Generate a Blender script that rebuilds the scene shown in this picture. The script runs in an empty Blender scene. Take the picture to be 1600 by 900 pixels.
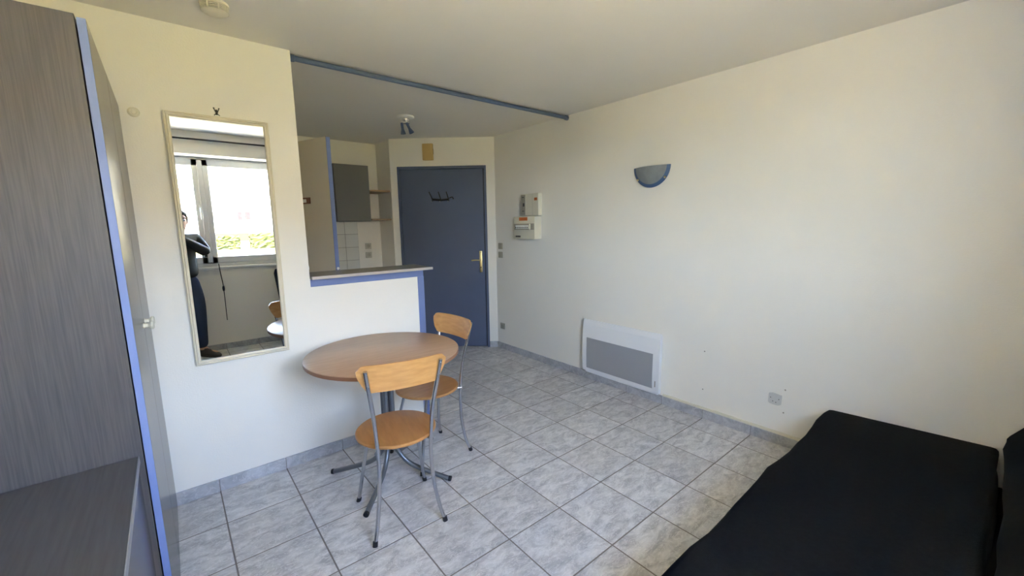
import bpy, bmesh, math, random
from mathutils import Vector, Matrix, Euler
random.seed(7)
sc = bpy.context.scene
COL = sc.collection
PI = math.pi
# ------------------------------------------------------------------ camera
CAM = Vector((-2.0827, -1.3645, 1.4450))
YAW, PITCH, ROLL, FPX = 0.6882, -0.1496, -0.0155, 649.35
fw = Vector((math.sin(YAW)*math.cos(PITCH), math.cos(YAW)*math.cos(PITCH), math.sin(PITCH)))
rt0 = Vector((math.cos(YAW), -math.sin(YAW), 0)); up0 = rt0.cross(fw)
rt = rt0*math.cos(ROLL)+up0*math.sin(ROLL); up = -rt0*math.sin(ROLL)+up0*math.cos(ROLL)
cd = bpy.data.cameras.new('camera'); cam = bpy.data.objects.new('camera', cd); COL.objects.link(cam)
cd.sensor_width = 36; cd.lens = FPX/1600*36; cd.clip_start = .02; cd.clip_end = 400
cam.matrix_world = Matrix(((rt.x, up.x, -fw.x, CAM.x), (rt.y, up.y, -fw.y, CAM.y), (rt.z, up.z, -fw.z, CAM.z), (0, 0, 0, 1)))
sc.camera = cam
# ------------------------------------------------------------------ sky, sun, exposure
w = bpy.data.worlds.new('sky'); sc.world = w; w.use_nodes = True
nt = w.node_tree; nt.nodes.clear()
out = nt.nodes.new('ShaderNodeOutputWorld'); bg = nt.nodes.new('ShaderNodeBackground')
tc = nt.nodes.new('ShaderNodeTexCoord'); sx = nt.nodes.new('ShaderNodeSeparateXYZ'); rp = nt.nodes.new('ShaderNodeValToRGB')
nt.links.new(tc.outputs['Generated'], sx.inputs[0]); nt.links.new(sx.outputs['Z'], rp.inputs[0])
rp.color_ramp.elements[0].position = 0.0; rp.color_ramp.elements[0].color = (.74, .84, 1, 1)
rp.color_ramp.elements[1].position = .6; rp.color_ramp.elements[1].color = (.38, .54, 1, 1)
nt.links.new(rp.outputs[0], bg.inputs[0]); bg.inputs[1].default_value = 17.5
nt.links.new(bg.outputs[0], out.inputs[0])
sd = bpy.data.lights.new('sun', 'SUN'); sun = bpy.data.objects.new('sun', sd); COL.objects.link(sun)
sd.energy = 96; sd.color = (1, .82, .54); sd.angle = .009
sun.rotation_euler = Vector((.28, -.42, -.88)).to_track_quat('-Z', 'Y').to_euler()
pd = bpy.data.lights.new('window_portal', 'AREA'); portal = bpy.data.objects.new('window_portal', pd); COL.objects.link(portal)
pd.shape = 'RECTANGLE'; pd.size = 1.56; pd.size_y = 1.22; pd.cycles.is_portal = True
portal.location = (-1.63, -1.90, 1.6); portal.rotation_euler = (PI/2, 0, 0)
sc.view_settings.view_transform = 'Standard'; sc.view_settings.look = 'None'
sc.view_settings.gamma = 1; sc.view_settings.use_curve_mapping = False
sc.view_settings.exposure = 1.4
sc.cycles.diffuse_bounces = 8; sc.cycles.max_bounces = 14; sc.cycles.transparent_max_bounces = 12
sc.cycles.sample_clamp_indirect = 12
# ------------------------------------------------------------------ helpers
def new_obj(name, data, parent=None):
    o = bpy.data.objects.new(name, data); COL.objects.link(o)
    if parent: o.parent = parent
    return o
def obj(name, bm, mat, parent=None, smooth=None, loc=None, rot=None):
    me = bpy.data.meshes.new(name); bmesh.ops.recalc_face_normals(bm, faces=bm.faces[:]); bm.to_mesh(me); bm.free()
    for m in (mat if isinstance(mat, (list, tuple)) else [mat]): me.materials.append(m)
    if smooth is not None:
        me.polygons.foreach_set('use_smooth', [True]*len(me.polygons))
        me.set_sharp_from_angle(angle=math.radians(smooth))
    o = new_obj(name, me, parent)
    if loc: o.location = loc
    if rot: o.rotation_euler = rot
    return o
def tag(o, label, cat, group=None):
    o['label'] = label; o['category'] = cat
    if group: o['group'] = group
    return o
def struct(o):
    o['kind'] = 'structure'; return o
def empty(name, loc=(0, 0, 0), rz=0):
    o = new_obj(name, None); o.empty_display_size = .1; o.location = loc; o.rotation_euler = (0, 0, rz); return o
def B():
    return bmesh.new()
def box(bm, x0, x1, y0, y1, z0, z1, bev=0, seg=1, mi=0):
    m = Matrix.Translation(((x0+x1)/2, (y0+y1)/2, (z0+z1)/2)) @ Matrix.Diagonal((abs(x1-x0), abs(y1-y0), abs(z1-z0), 1))
    r = bmesh.ops.create_cube(bm, size=1, matrix=m)
    fs = set(f for v in r['verts'] for f in v.link_faces)
    for f in fs: f.material_index = mi
    if bev:
        es = list(set(e for v in r['verts'] for e in v.link_edges))
        bmesh.ops.bevel(bm, geom=es, offset=bev, segments=seg, profile=.5, affect='EDGES', clamp_overlap=True)
    return bm
def boxobj(name, dims, mat, parent=None, bev=0, seg=1, smooth=None):
    return obj(name, box(B(), *dims, bev=bev, seg=seg), mat, parent, smooth if smooth is not None else (35 if bev else None))
def spline(pts, n=8):
    P = [Vector(p) for p in pts]
    if len(P) < 3: return P
    Q = [P[0]*2-P[1]]+P+[P[-1]*2-P[-2]]; R = []
    for i in range(1, len(Q)-2):
        a, b, c, d = Q[i-1:i+3]
        for k in range(n):
            t = k/n
            R.append(.5*((2*b)+(c-a)*t+(2*a-5*b+4*c-d)*t*t+(3*b-a-3*c+d)*t**3))
    R.append(P[-1]); return R
def tube(bm, pts, r, seg=10, n=8, caps=True, curve=True, mi=0):
    P = spline(pts, n) if curve else [Vector(p) for p in pts]
    N = len(P); rr = r if callable(r) else (lambda t: r)
    t0 = (P[1]-P[0]).normalized(); ref = Vector((0, 0, 1)) if abs(t0.z) < .9 else Vector((1, 0, 0))
    u = t0.cross(ref).normalized(); rings = []; tp = t0
    for i, p in enumerate(P):
        t = (P[min(i+1, N-1)]-P[max(i-1, 0)]).normalized()
        q = tp.rotation_difference(t); u = (q @ u); u = (u-t*u.dot(t)).normalized(); v = t.cross(u); tp = t
        rad = rr(i/(N-1))
        rings.append([bm.verts.new(p+(u*math.cos(2*PI*k/seg)+v*math.sin(2*PI*k/seg))*rad) for k in range(seg)])
    for a, b in zip(rings, rings[1:]):
        for k in range(seg):
            f = bm.faces.new((a[k], a[(k+1) % seg], b[(k+1) % seg], b[k])); f.material_index = mi
    if caps:
        bm.faces.new(rings[0][::-1]).material_index = mi; bm.faces.new(rings[-1]).material_index = mi
    return bm
def lathe(bm, prof, seg=32, M=None, ang=2*PI, mi=0):
    M = M or Matrix.Identity(4); full = abs(ang-2*PI) < 1e-6; n = seg if full else seg+1; rings = []
    for r, z in prof:
        if r < 1e-6: rings.append([bm.verts.new(M @ Vector((0, 0, z)))])
        else: rings.append([bm.verts.new(M @ Vector((r*math.cos(ang*k/seg), r*math.sin(ang*k/seg), z))) for k in range(n)])
    for a, b in zip(rings, rings[1:]):
        for k in range(seg):
            k2 = (k+1) % n
            if len(a) == 1 and len(b) == 1: continue
            if len(a) == 1: f = bm.faces.new((a[0], b[k], b[k2]))
            elif len(b) == 1: f = bm.faces.new((a[k], b[0], a[k2]))
            else: f = bm.faces.new((a[k], b[k], b[k2], a[k2]))
            f.material_index = mi
    return bm
def prism(bm, poly, z0, z1, M=None, mi=0):
    M = M or Matrix.Identity(4)
    a = [bm.verts.new(M @ Vector((x, y, z0))) for x, y in poly]; b = [bm.verts.new(M @ Vector((x, y, z1))) for x, y in poly]
    n = len(poly)
    for k in range(n): bm.faces.new((a[k], a[(k+1) % n], b[(k+1) % n], b[k])).material_index = mi
    bm.faces.new(a[::-1]).material_index = mi; bm.faces.new(b).material_index = mi
    return bm
def XM(d):   # matrix whose local z points along d
    return Vector(d).to_track_quat('Z', 'Y').to_matrix().to_4x4()
# ------------------------------------------------------------------ materials
def mat(name, col, rough=.6, metal=0, spec=.5, var=None, vscale=6, vstretch=(1, 1, 1), bump=0, bscale=200, coat=0, bdist=.002, detail=4, sheen=0):
    m = bpy.data.materials.new(name); m.use_nodes = True; t = m.node_tree; b = t.nodes['Principled BSDF']
    b.inputs['Base Color'].default_value = (*col, 1); b.inputs['Roughness'].default_value = rough
    b.inputs['Metallic'].default_value = metal; b.inputs['Specular IOR Level'].default_value = spec
    b.inputs['Coat Weight'].default_value = coat; b.inputs['Sheen Weight'].default_value = sheen
    if var or bump:
        tc = t.nodes.new('ShaderNodeTexCoord')
    if var:
        mp = t.nodes.new('ShaderNodeMapping'); mp.inputs['Scale'].default_value = vstretch
        t.links.new(tc.outputs['Object'], mp.inputs[0])
        nz = t.nodes.new('ShaderNodeTexNoise'); nz.inputs['Scale'].default_value = vscale; nz.inputs['Detail'].default_value = detail
        t.links.new(mp.outputs[0], nz.inputs['Vector'])
        r = t.nodes.new('ShaderNodeValToRGB'); r.color_ramp.elements[0].position = .3; r.color_ramp.elements[1].position = .7
        r.color_ramp.elements[0].color = (*col, 1); r.color_ramp.elements[1].color = (*var, 1)
        t.links.new(nz.outputs['Fac'], r.inputs[0]); t.links.new(r.outputs[0], b.inputs['Base Color'])
    if bump:
        n2 = t.nodes.new('ShaderNodeTexNoise'); n2.inputs['Scale'].default_value = bscale; n2.inputs['Detail'].default_value = 3
        t.links.new(tc.outputs['Object'], n2.inputs['Vector'])
        bp = t.nodes.new('ShaderNodeBump'); bp.inputs['Strength'].default_value = bump; bp.inputs['Distance'].default_value = bdist
        t.links.new(n2.outputs['Fac'], bp.inputs['Height']); t.links.new(bp.outputs[0], b.inputs['Normal'])
    return m
def tile_mat(name, c0, c1, c2, rough=.42):
    m = bpy.data.materials.new(name); m.use_nodes = True; t = m.node_tree; b = t.nodes['Principled BSDF']
    L = t.links.new; N = t.nodes.new
    tc = N('ShaderNodeTexCoord'); oi = N('ShaderNodeObjectInfo'); ml = N('ShaderNodeVectorMath'); ml.operation = 'MULTIPLY_ADD'
    cmb = N('ShaderNodeCombineXYZ'); mu = N('ShaderNodeMath'); mu.operation = 'MULTIPLY'; mu.inputs[1].default_value = 57
    L(oi.outputs['Random'], mu.inputs[0]); L(mu.outputs[0], cmb.inputs[0]); L(mu.outputs[0], cmb.inputs[1])
    ml.inputs[1].default_value = (1, 1, 1); L(tc.outputs['Object'], ml.inputs[0]); L(cmb.outputs[0], ml.inputs[2])
    mp = N('ShaderNodeMapping'); mp.inputs['Rotation'].default_value = (0, 0, .5); mp.inputs['Scale'].default_value = (1, 2.1, 1); L(ml.outputs[0], mp.inputs[0])
    n1 = N('ShaderNodeTexNoise'); n1.inputs['Scale'].default_value = 9; n1.inputs['Detail'].default_value = 8; n1.inputs['Roughness'].default_value = .62; n1.inputs['Distortion'].default_value = .9
    L(mp.outputs[0], n1.inputs['Vector'])
    r1 = N('ShaderNodeValToRGB'); r1.color_ramp.elements[0].position = .36; r1.color_ramp.elements[1].position = .64
    r1.color_ramp.elements[0].color = (*c0, 1); r1.color_ramp.elements[1].color = (*c1, 1); L(n1.outputs['Fac'], r1.inputs[0])
    n2 = N('ShaderNodeTexNoise'); n2.inputs['Scale'].default_value = 14; n2.inputs['Detail'].default_value = 6; n2.inputs['Distortion'].default_value = 2.2; L(mp.outputs[0], n2.inputs['Vector'])
    r2 = N('ShaderNodeValToRGB'); e = r2.color_ramp.elements; e[0].position = .47; e[0].color = (0, 0, 0, 1); e[1].position = .505; e[1].color = (.55, .55, .55, 1)
    e3 = e.new(.54); e3.color = (0, 0, 0, 1); L(n2.outputs['Fac'], r2.inputs[0])
    mx = N('ShaderNodeMix'); mx.data_type = 'RGBA'; L(r2.outputs[0], mx.inputs['Factor']); L(r1.outputs[0], mx.inputs['A']); mx.inputs['B'].default_value = (*c2, 1)
    hs = N('ShaderNodeHueSaturation'); ma = N('ShaderNodeMath'); ma.operation = 'MULTIPLY_ADD'; ma.inputs[1].default_value = .16; ma.inputs[2].default_value = .92
    L(oi.outputs['Random'], ma.inputs[0]); L(ma.outputs[0], hs.inputs['Value']); L(mx.outputs['Result'], hs.inputs['Color'])
    L(hs.outputs[0], b.inputs['Base Color']); b.inputs['Roughness'].default_value = rough; b.inputs['Specular IOR Level'].default_value = .4
    bp = N('ShaderNodeBump'); bp.inputs['Strength'].default_value = .25; bp.inputs['Distance'].default_value = .002
    L(n1.outputs['Fac'], bp.inputs['Height']); L(bp.outputs[0], b.inputs['Normal'])
    return m
M = {}
M['wall'] = mat('white_wall_paint', (.86, .832, .765), .75, spec=.25, var=(.835, .807, .74), vscale=2, bump=.35, bscale=140, bdist=.0025)
M['ceil'] = mat('white_ceiling_paint', (.86, .83, .755), .85, spec=.2, var=(.84, .81, .735), vscale=1.5, bump=.2, bscale=90)
M['tile'] = tile_mat('grey_stone_tile', (.37, .368, .372), (.64, .63, .62), (.80, .79, .78))
M['basetile'] = tile_mat('grey_stone_skirting', (.34, .345, .365), (.50, .505, .525), (.62, .625, .64))
M['grout'] = mat('grey_brown_grout', (.20, .18, .16), .9, bump=.3, bscale=400)
M['greywood'] = mat('grey_wood_laminate', (.058, .054, .057), .42, var=(.092, .084, .083), vscale=22, vstretch=(12, 12, .3), bump=.1, bscale=300, detail=8)
M['greywooddoor'] = mat('grey_wood_laminate_satin', (.075, .068, .064), .24, var=(.115, .104, .096), vscale=14, vstretch=(9, 9, .35), detail=6)
M['desktop'] = mat('dark_wood_laminate', (.045, .046, .05), .42, var=(.07, .07, .074), vscale=12, vstretch=(9, .5, 9), detail=6)
M['edgelight'] = mat('pale_edge_band', (.24, .245, .26), .35)
M['bluedge'] = mat('lavender_blue_paint', (.15, .205, .42), .5, var=(.165, .225, .45), vscale=8, bump=.1)
M['bluedoor'] = mat('dark_blue_paint', (.082, .108, .180), .5, var=(.09, .117, .19), vscale=3, bump=.12, bscale=160)
M['bluerod'] = mat('slate_blue_enamel', (.10, .14, .24), .4)
M['worktop'] = mat('grey_brown_laminate', (.15, .135, .12), .28, var=(.20, .18, .16), vscale=25, vstretch=(.4, 4, 4))
M['worktopedge'] = mat('pale_grey_edge', (.50, .46, .43), .5)
M['table'] = mat('brown_beech_laminate', (.43, .28, .185), .33, var=(.50, .335, .23), vscale=9, vstretch=(.9, 5, 5), bump=.05, detail=7)
M['tableedge'] = mat('brown_table_edge', (.30, .15, .085), .45)
M['beech'] = mat('honey_beech_plywood', (.50, .245, .075), .32, var=(.62, .33, .115), vscale=10, vstretch=(1, 6, 6), coat=.3, detail=7)
M['beechseat'] = mat('honey_beech_seat', (.38, .175, .055), .36, var=(.46, .225, .078), vscale=10, vstretch=(6, 1, 6), coat=.3, detail=7)
M['steel'] = mat('satin_grey_steel', (.55, .56, .58), .25, metal=1)
M['greysteel'] = mat('grey_enamelled_steel', (.20, .215, .23), .35, metal=.7)
M['chrome'] = mat('chrome', (.75, .75, .75), .12, metal=1)
M['rubber'] = mat('black_rubber', (.012, .012, .013), .6)
M['black'] = mat('black_sofa_fabric', (.0042, .0043, .0048), .95, spec=.1, var=(.0065, .0067, .0075), vscale=60, bump=.4, bscale=500, sheen=.0)
M['mirror'] = mat('mirror_silver', (.66, .69, .69), .0, metal=1)
M['cream'] = mat('cream_painted_wood', (.74, .68, .54), .45, var=(.70, .64, .50), vscale=7)
M['whiteplastic'] = mat('white_plastic', (.84, .83, .79), .35)
M['creamplastic'] = mat('cream_plastic', (.72, .68, .55), .45)
M['plate'] = mat('grey_white_plate', (.50, .48, .41), .4)
M['greyplastic'] = mat('grey_beige_plastic', (.38, .35, .28), .45)
M['darkplastic'] = mat('dark_plastic', (.03, .03, .03), .4)
M['orange'] = mat('orange_sticker', (.55, .14, .03), .6)
M['radiator'] = mat('white_enamel', (.85, .86, .87), .35)
M['grille'] = mat('grey_radiator_mesh', (.36, .37, .385), .55, bump=.5, bscale=900)
M['grilledark'] = mat('grille_dark', (.10, .10, .11), .7)
M['brass'] = mat('brass', (.72, .58, .28), .36, metal=1)
M['darkmetal'] = mat('dark_bronze', (.03, .028, .022), .35, metal=.6)
M['glassgrey'] = mat('frosted_marbled_glass', (.30, .325, .33), .45, var=(.20, .215, .22), vscale=11, detail=6)
M['glassblue'] = mat('blue_glass_rim', (.06, .12, .25), .3)
M['cabgrey'] = mat('dark_grey_cabinet', (.14, .14, .125), .5)
M['shelfwood'] = mat('brown_shelf', (.30, .20, .10), .5, var=(.36, .25, .13), vscale=8, vstretch=(.5, 4, 4))
M['walltile'] = mat('white_glazed_tile', (.66, .66, .62), .22, var=(.70, .70, .66), vscale=4)
M['wallgrout'] = mat('dark_grout', (.17, .16, .14), .9)
M['doorcream'] = mat('cream_painted_door', (.66, .60, .49), .55, bump=.08)
M['chime'] = mat('yellowed_plastic', (.62, .43, .16), .5)
M['brownframe'] = mat('brown_plastic_frame', (.22, .09, .05), .5)
M['pvc'] = mat('white_window_frame', (.74, .75, .75), .4)
M['skin'] = mat('skin', (.55, .33, .24), .5)
M['jacket'] = mat('dark_olive_jacket', (.018, .018, .015), .6, bump=.3, bscale=60)
M['shirt'] = mat('light_grey_shirt', (.45, .44, .42), .8)
M['jeans'] = mat('dark_blue_denim', (.02, .032, .07), .85, bump=.2, bscale=400)
M['shoe'] = mat('dark_leather', (.03, .024, .02), .5)
M['hair'] = mat('dark_hair', (.03, .02, .014), .6)
M['eye'] = mat('eye_white', (.8, .8, .8), .2)
M['lawn'] = mat('lawn_ground', (.12, .105, .03), .95, var=(.155, .135, .042), vscale=.25)
M['bounce_paving'] = mat('pale_bounce_paving', (.74, .62, .38), .95)  # pale warm tone chosen to throw sunlight up into the room
M['facade'] = mat('white_render', (.29, .28, .26), .9)
M['extglass'] = mat('dark_window_glass', (.10, .11, .12), .15)
M['shutred'] = mat('dark_red_shutter', (.035, .006, .008), .6)
M['shutgrey'] = mat('grey_shutter', (.03, .03, .028), .6)
M['extbrown'] = mat('brown_wood_door', (.035, .013, .007), .7)
M['hedge'] = mat('hedge_leaves', (.028, .036, .003), .8, var=(.05, .055, .006), vscale=3)
M['roof'] = mat('grey_roof', (.25, .22, .2), .8)
g = bpy.data.materials.new('window_glass'); g.use_nodes = True; t = g.node_tree; t.nodes.clear()
go = t.nodes.new('ShaderNodeOutputMaterial'); mx = t.nodes.new('ShaderNodeMixShader'); tr = t.nodes.new('ShaderNodeBsdfTransparent'); gl = t.nodes.new('ShaderNodeBsdfGlossy')
tr.inputs[0].default_value = (.95, .97, .96, 1); gl.inputs['Roughness'].default_value = .0; mx.inputs[0].default_value = .06
t.links.new(tr.outputs[0], mx.inputs[1]); t.links.new(gl.outputs[0], mx.inputs[2]); t.links.new(mx.outputs[0], go.inputs[0]); M['glass'] = g
# ------------------------------------------------------------------ room
S, H, YL, XR = .3333, 2.4305, 1.3377, .8659
X0, YW, YK = -2.80, -1.86, 3.67          # side wall, window wall, kitchen back wall
XC, XE = -1.441, -.688                   # end of full wall, end of half wall
floor = struct(obj('floor', box(B(), X0, XR, YW, YK, -.12, -.0015), M['grout']))
tcache = {}
def tile_mesh(wd, hd, th, mt, nm):
    k = (round(wd, 4), round(hd, 4), th, nm)
    if k not in tcache:
        bm = box(B(), -wd/2, wd/2, -hd/2, hd/2, -th, 0)
        es = [e for e in bm.edges if all(v.co.z > -1e-6 for v in e.verts)]
        bmesh.ops.bevel(bm, geom=es, offset=.0018, segments=1, affect='EDGES')
        bmesh.ops.recalc_face_normals(bm, faces=bm.faces[:])
        me = bpy.data.meshes.new(nm); bm.to_mesh(me); bm.free(); me.materials.append(mt); tcache[k] = me
    return tcache[k]
for i in range(-9, 3):
    for j in range(-6, 12):
        xa, xb, ya, yb = max(i*S, X0), min((i+1)*S, XR), max(j*S, YW), min((j+1)*S, YK)
        if xb-xa < .03 or yb-ya < .03: continue
        if j >= 4 and (xb < -1.75): continue
        cx, cy = (xa+xb)/2, (ya+yb)/2
        if (cx+.034)*.655+(cy-3.279)*.756 > .22: continue      # behind the angled door wall
        g_ = .0028
        o = new_obj('floor_tile', tile_mesh(xb-xa-2*g_, yb-ya-2*g_, .008, M['tile'], 'floor_tile'), floor)
        o.location = (cx, cy, random.uniform(-.0003, .0003)); o.rotation_euler = (0, 0, 0)
ceiling = struct(boxobj('ceiling', (X0-.12, XR+.12, YW-.42, YK+.12, H, H+.15), M['ceil']))
wall_left = struct(boxobj('wall_left', (X0-.12, XC, YL, YL+.16, -.01, H), M['wall']))
wall_half = struct(boxobj('wall_counter', (XC, XE, YL, YL+.11, 0, 1.14), M['wall']))
wall_right = struct(boxobj('wall_right', (XR, XR+.12, YW-.12, 2.62, -.01, H), M['wall']))
wall_side = struct(boxobj('wall_side', (X0-.12, X0, YW-.12, YL+.16, -.01, H), M['wall']))
wall_kitchen = struct(boxobj('wall_kitchen_side', (-1.76, -1.64, YL+.16, YK, -.01, H), M['wall']))
wall_back = struct(boxobj('wall_back', (-1.76, .1, YK, YK+.12, -.01, H), M['wall']))
wall_return = struct(boxobj('wall_return', (-.0345, .085, 3.279, YK, -.01, H), M['wall']))
# blue trims round the half wall
struct(boxobj('trim_1', (XC+.001, XE, YL-.004, YL+.002, 1.094, 1.1395), M['bluedge'], bev=.001))
struct(boxobj('trim_2', (XE-.045, XE+.003, YL-.004, YL+.11, 0, 1.0935), M['bluedge'], bev=.001))
# angled wall with the entrance door: local x along the wall, local -y into the room
DA = Vector((-.034, 3.279, 0)); ANG = math.atan2(-.655, .756)
wd = struct(empty('wall_door', DA, ANG))
bm = B(); box(bm, 0, .078, 0, .12, -.01, H); box(bm, 1.092, 1.22, 0, .12, -.01, H); box(bm, .078, 1.092, 0, .12, 2.122, H)
obj('wall_panel', bm, M['wall'], wd)
obj('blocking', box(B(), .078, 1.092, .10, .12, -.01, 2.122), M['bluedoor'], wd)
door = struct(empty('door_1', DA, ANG))
bm = B(); box(bm, .078, .106, -.012, .09, 0, 2.122, .002); box(bm, 1.066, 1.092, -.012, .09, 0, 2.122, .002); box(bm, .106, 1.066, -.012, .09, 2.092, 2.122, .002)
obj('door_frame', bm, M['bluedoor'], door)
leaf = obj('door_leaf', box(B(), .109, 1.055, -.004, .036, .012, 2.089, .002), M['bluedoor'], door)
obj('gap_shade_strip', box(B(), 1.0552, 1.0658, .004, .03, .012, 2.089), M['rubber'], door)  # black strip standing in for the shade in the gap beside the leaf
for hz in (.25, 1.05, 1.85):
    obj('hinge', tube(B(), [(.108, -.012, hz-.045), (.108, -.012, hz+.045)], .006, 8, curve=False), M['bluedoor'], door, 40)
hd = obj('door_handle', box(B(), .992, 1.026, -.012, -.004, .908, 1.156, .004, 2), M['brass'], door, 40)
bm = B(); tube(bm, [(1.009, -.012, 1.052), (1.009, -.05, 1.052), (1.0, -.056, 1.052), (.955, -.058, 1.054), (.905, -.056, 1.05)], lambda t: .0065+.004*max(0, t-.55), 10)
obj('lever', bm, M['brass'], hd, 50)
bm = B(); lathe(bm, [(0, 0), (.007, 0), (.007, .004), (0, .006)], 12, Matrix.Translation((1.009, -.012, .965)) @ XM((0, -1, 0)))
lathe(bm, [(0, 0), (.004, 0), (.003, .002), (0, .002)], 10, Matrix.Translation((1.009, -.012, .925)) @ XM((0, -1, 0)))
lathe(bm, [(0, 0), (.004, 0), (.003, .002), (0, .002)], 10, Matrix.Translation((1.009, -.012, 1.138)) @ XM((0, -1, 0)))
obj('keyhole_and_screws', bm, M['darkmetal'], hd, 40)
# skirting tiles
def skirting(name, p0, p1, joints, nrm, h=.070, th=.011):
    root = struct(empty(name, (p0[0], p0[1], 0), math.atan2(p1[1]-p0[1], p1[0]-p0[0])))
    L = math.hypot(p1[0]-p0[0], p1[1]-p0[1]); js = [0]+[j for j in joints if .02 < j < L-.02]+[L]
    obj('grout_bed', box(B(), 0, L, 0, nrm*(th-.003), 0, h-.003), M['grout'], root)
    for a, b in zip(js, js[1:]):
        wd_, me = b-a-.003, None
        k = ('sk', round(wd_, 4), name)
        if k not in tcache:
            bm = box(B(), -wd_/2, wd_/2, 0, nrm*th, 0, h, .0015); m_ = bpy.data.meshes.new('skirting_tile'); bmesh.ops.recalc_face_normals(bm, faces=bm.faces[:])
            bm.to_mesh(m_); bm.free(); m_.materials.append(M['basetile']); tcache[k] = m_
        o = new_obj('skirting_tile', tcache[k], root); o.location = ((a+b)/2, 0, 0)
    return root
skirting('baseboard_left', (X0, YL), (XE-.045, YL), [j*S-X0 for j in range(-9, 0)], -1)
skirting('baseboard_right', (XR, YW), (XR, 2.50), [j*S-YW for j in range(-6, 9)], 1)
ca, sa = math.cos(ANG), math.sin(ANG)
skirting('baseboard_door', (DA.x+1.094*ca, DA.y+1.094*sa), (DA.x+1.2*ca, DA.y+1.2*sa), [], -1)
skirting('baseboard_window', (X0, YW), (XR, YW), [j*S-X0 for j in range(-9, 3)], 1)
# kitchen splashback tiles, parts of the back wall
obj('tile_bed', box(B(), -.932, -.3165, YK-.004, YK, .90, 1.522), M['wallgrout'], wall_back)
for ix in range(4):
    for iz in range(5):
        xb = -.318-ix*.1505; zt = 1.521-iz*.1525
        k = 'wt'
        if k not in tcache:
            bm = box(B(), -.0735, .0735, -.004, .004, -.0745, .0745, .0012); m_ = bpy.data.meshes.new('wall_tile'); bmesh.ops.recalc_face_normals(bm, faces=bm.faces[:]); bm.to_mesh(m_); bm.free(); m_.materials.append(M['walltile']); tcache[k] = m_
        o = new_obj('wall_tile', tcache[k], wall_back); o.location = (xb-.0745, YK-.0055, zt-.076)
# ------------------------------------------------------------------ window wall
WX0, WX1, WZ0, WZ1 = -2.42, -.84, .985, 2.22
bm = B(); T = .42
box(bm, X0-.12, WX0, YW-T, YW, -.01, H); box(bm, WX1, XR+.12, YW-T, YW, -.01, H); box(bm, WX0, WX1, YW-T, YW, -.01, WZ0); box(bm, WX0, WX1, YW-T, YW, WZ1, H)
wall_window = struct(obj('wall_window', bm, M['wall']))
win = struct(empty('window_1', (0, YW-.06, 0)))
bm = B(); fr = .05
box(bm, WX0, WX0+fr, -.03, .04, WZ0, WZ1, .003); box(bm, WX1-fr, WX1, -.03, .04, WZ0, WZ1, .003); box(bm, WX0, WX1, -.03, .04, WZ0, WZ0+fr, .003); box(bm, WX0, WX1, -.03, .04, WZ1-fr, WZ1, .003)
obj('window_frame', bm, M['pvc'], win)
for sx_, (a, b) in enumerate(((WX0+fr, -1.722), (-1.718, WX1-fr))):
    bm = B(); q = .072; z0, z1 = WZ0+fr-.01, WZ1-fr+.01
    box(bm, a, a+q, 0, .058, z0, z1, .004); box(bm, b-q, b, 0, .058, z0, z1, .004); box(bm, a, b, 0, .058, z0, z0+q, .004); box(bm, a, b, 0, .058, z1-q, z1, .004)
    s_ = obj('sash', bm, M['pvc'], win, 40)
    obj('pane', box(B(), a+q-.006, b-q+.006, .022, .028, z0+q-.006, z1-q+.006), M['glass'], s_)
    if sx_ == 0:
        bm = B(); box(bm, -1.766, -1.742, .058, .066, 1.56, 1.68, .003); tube(bm, [(-1.754, .066, 1.64), (-1.754, .10, 1.64), (-1.754, .105, 1.62), (-1.754, .10, 1.52)], .008, 8)
        obj('window_handle', bm, M['pvc'], s_, 40)
        obj('lock', box(B(), -1.768, -1.74, .058, .07, 1.10, 1.15, .003), M['shutgrey'], s_)
obj('cover_strip', box(B(), -1.745, -1.695, .055, .07, WZ0+fr, WZ1-fr, .004), M['pvc'], win, 40)
obj('window_sill', box(B(), WX0-.04, WX1+.04, .02, .09, WZ0-.03, WZ0-.002, .004), M['pvc'], win)
for k in range(3): obj('shutter_slat', box(B(), WX0+.02, WX1-.02, -.16, -.145, 2.185-k*.03, 2.212-k*.03, .004), M['pvc'], win)
sb = struct(boxobj('trim_3', (X0, XR, YW, -1.63, 2.20, H), M['wall'], bev=.003))
r_ = empty('curtain_rod', (0, -1.585, 2.345))
obj('rod', tube(B(), [(-2.72, 0, 0), (.6, 0, 0)], .009, 10, curve=False), M['darkplastic'], r_, 40)
for x in (-2.6, -.95, .5):
    obj('bracket', tube(B(), [(x, -.04, .0), (x, 0, 0)], .006, 8, curve=False), M['darkplastic'], r_, 40)
tag(r_, 'thin dark curtain rod on the box above the window', 'curtain rod')
c_ = empty('shutter_cord', (-1.632, YW+.03, 0))
obj('cord', tube(B(), [(-.02, .02, 1.02), (-.012, .012, .9), (0, .004, .73), (0, 0, .35)], .0045, 6), M['darkplastic'], c_, 40)
obj('cord_knob', lathe(B(), [(0, -.03), (.01, -.028), (.013, 0), (.009, .026), (0, .03)], 12, Matrix.Translation((0, .004, .73))), M['darkplastic'], c_, 40)
tag(c_, 'thin dark shutter cord with knob hanging below the window', 'cord')
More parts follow.
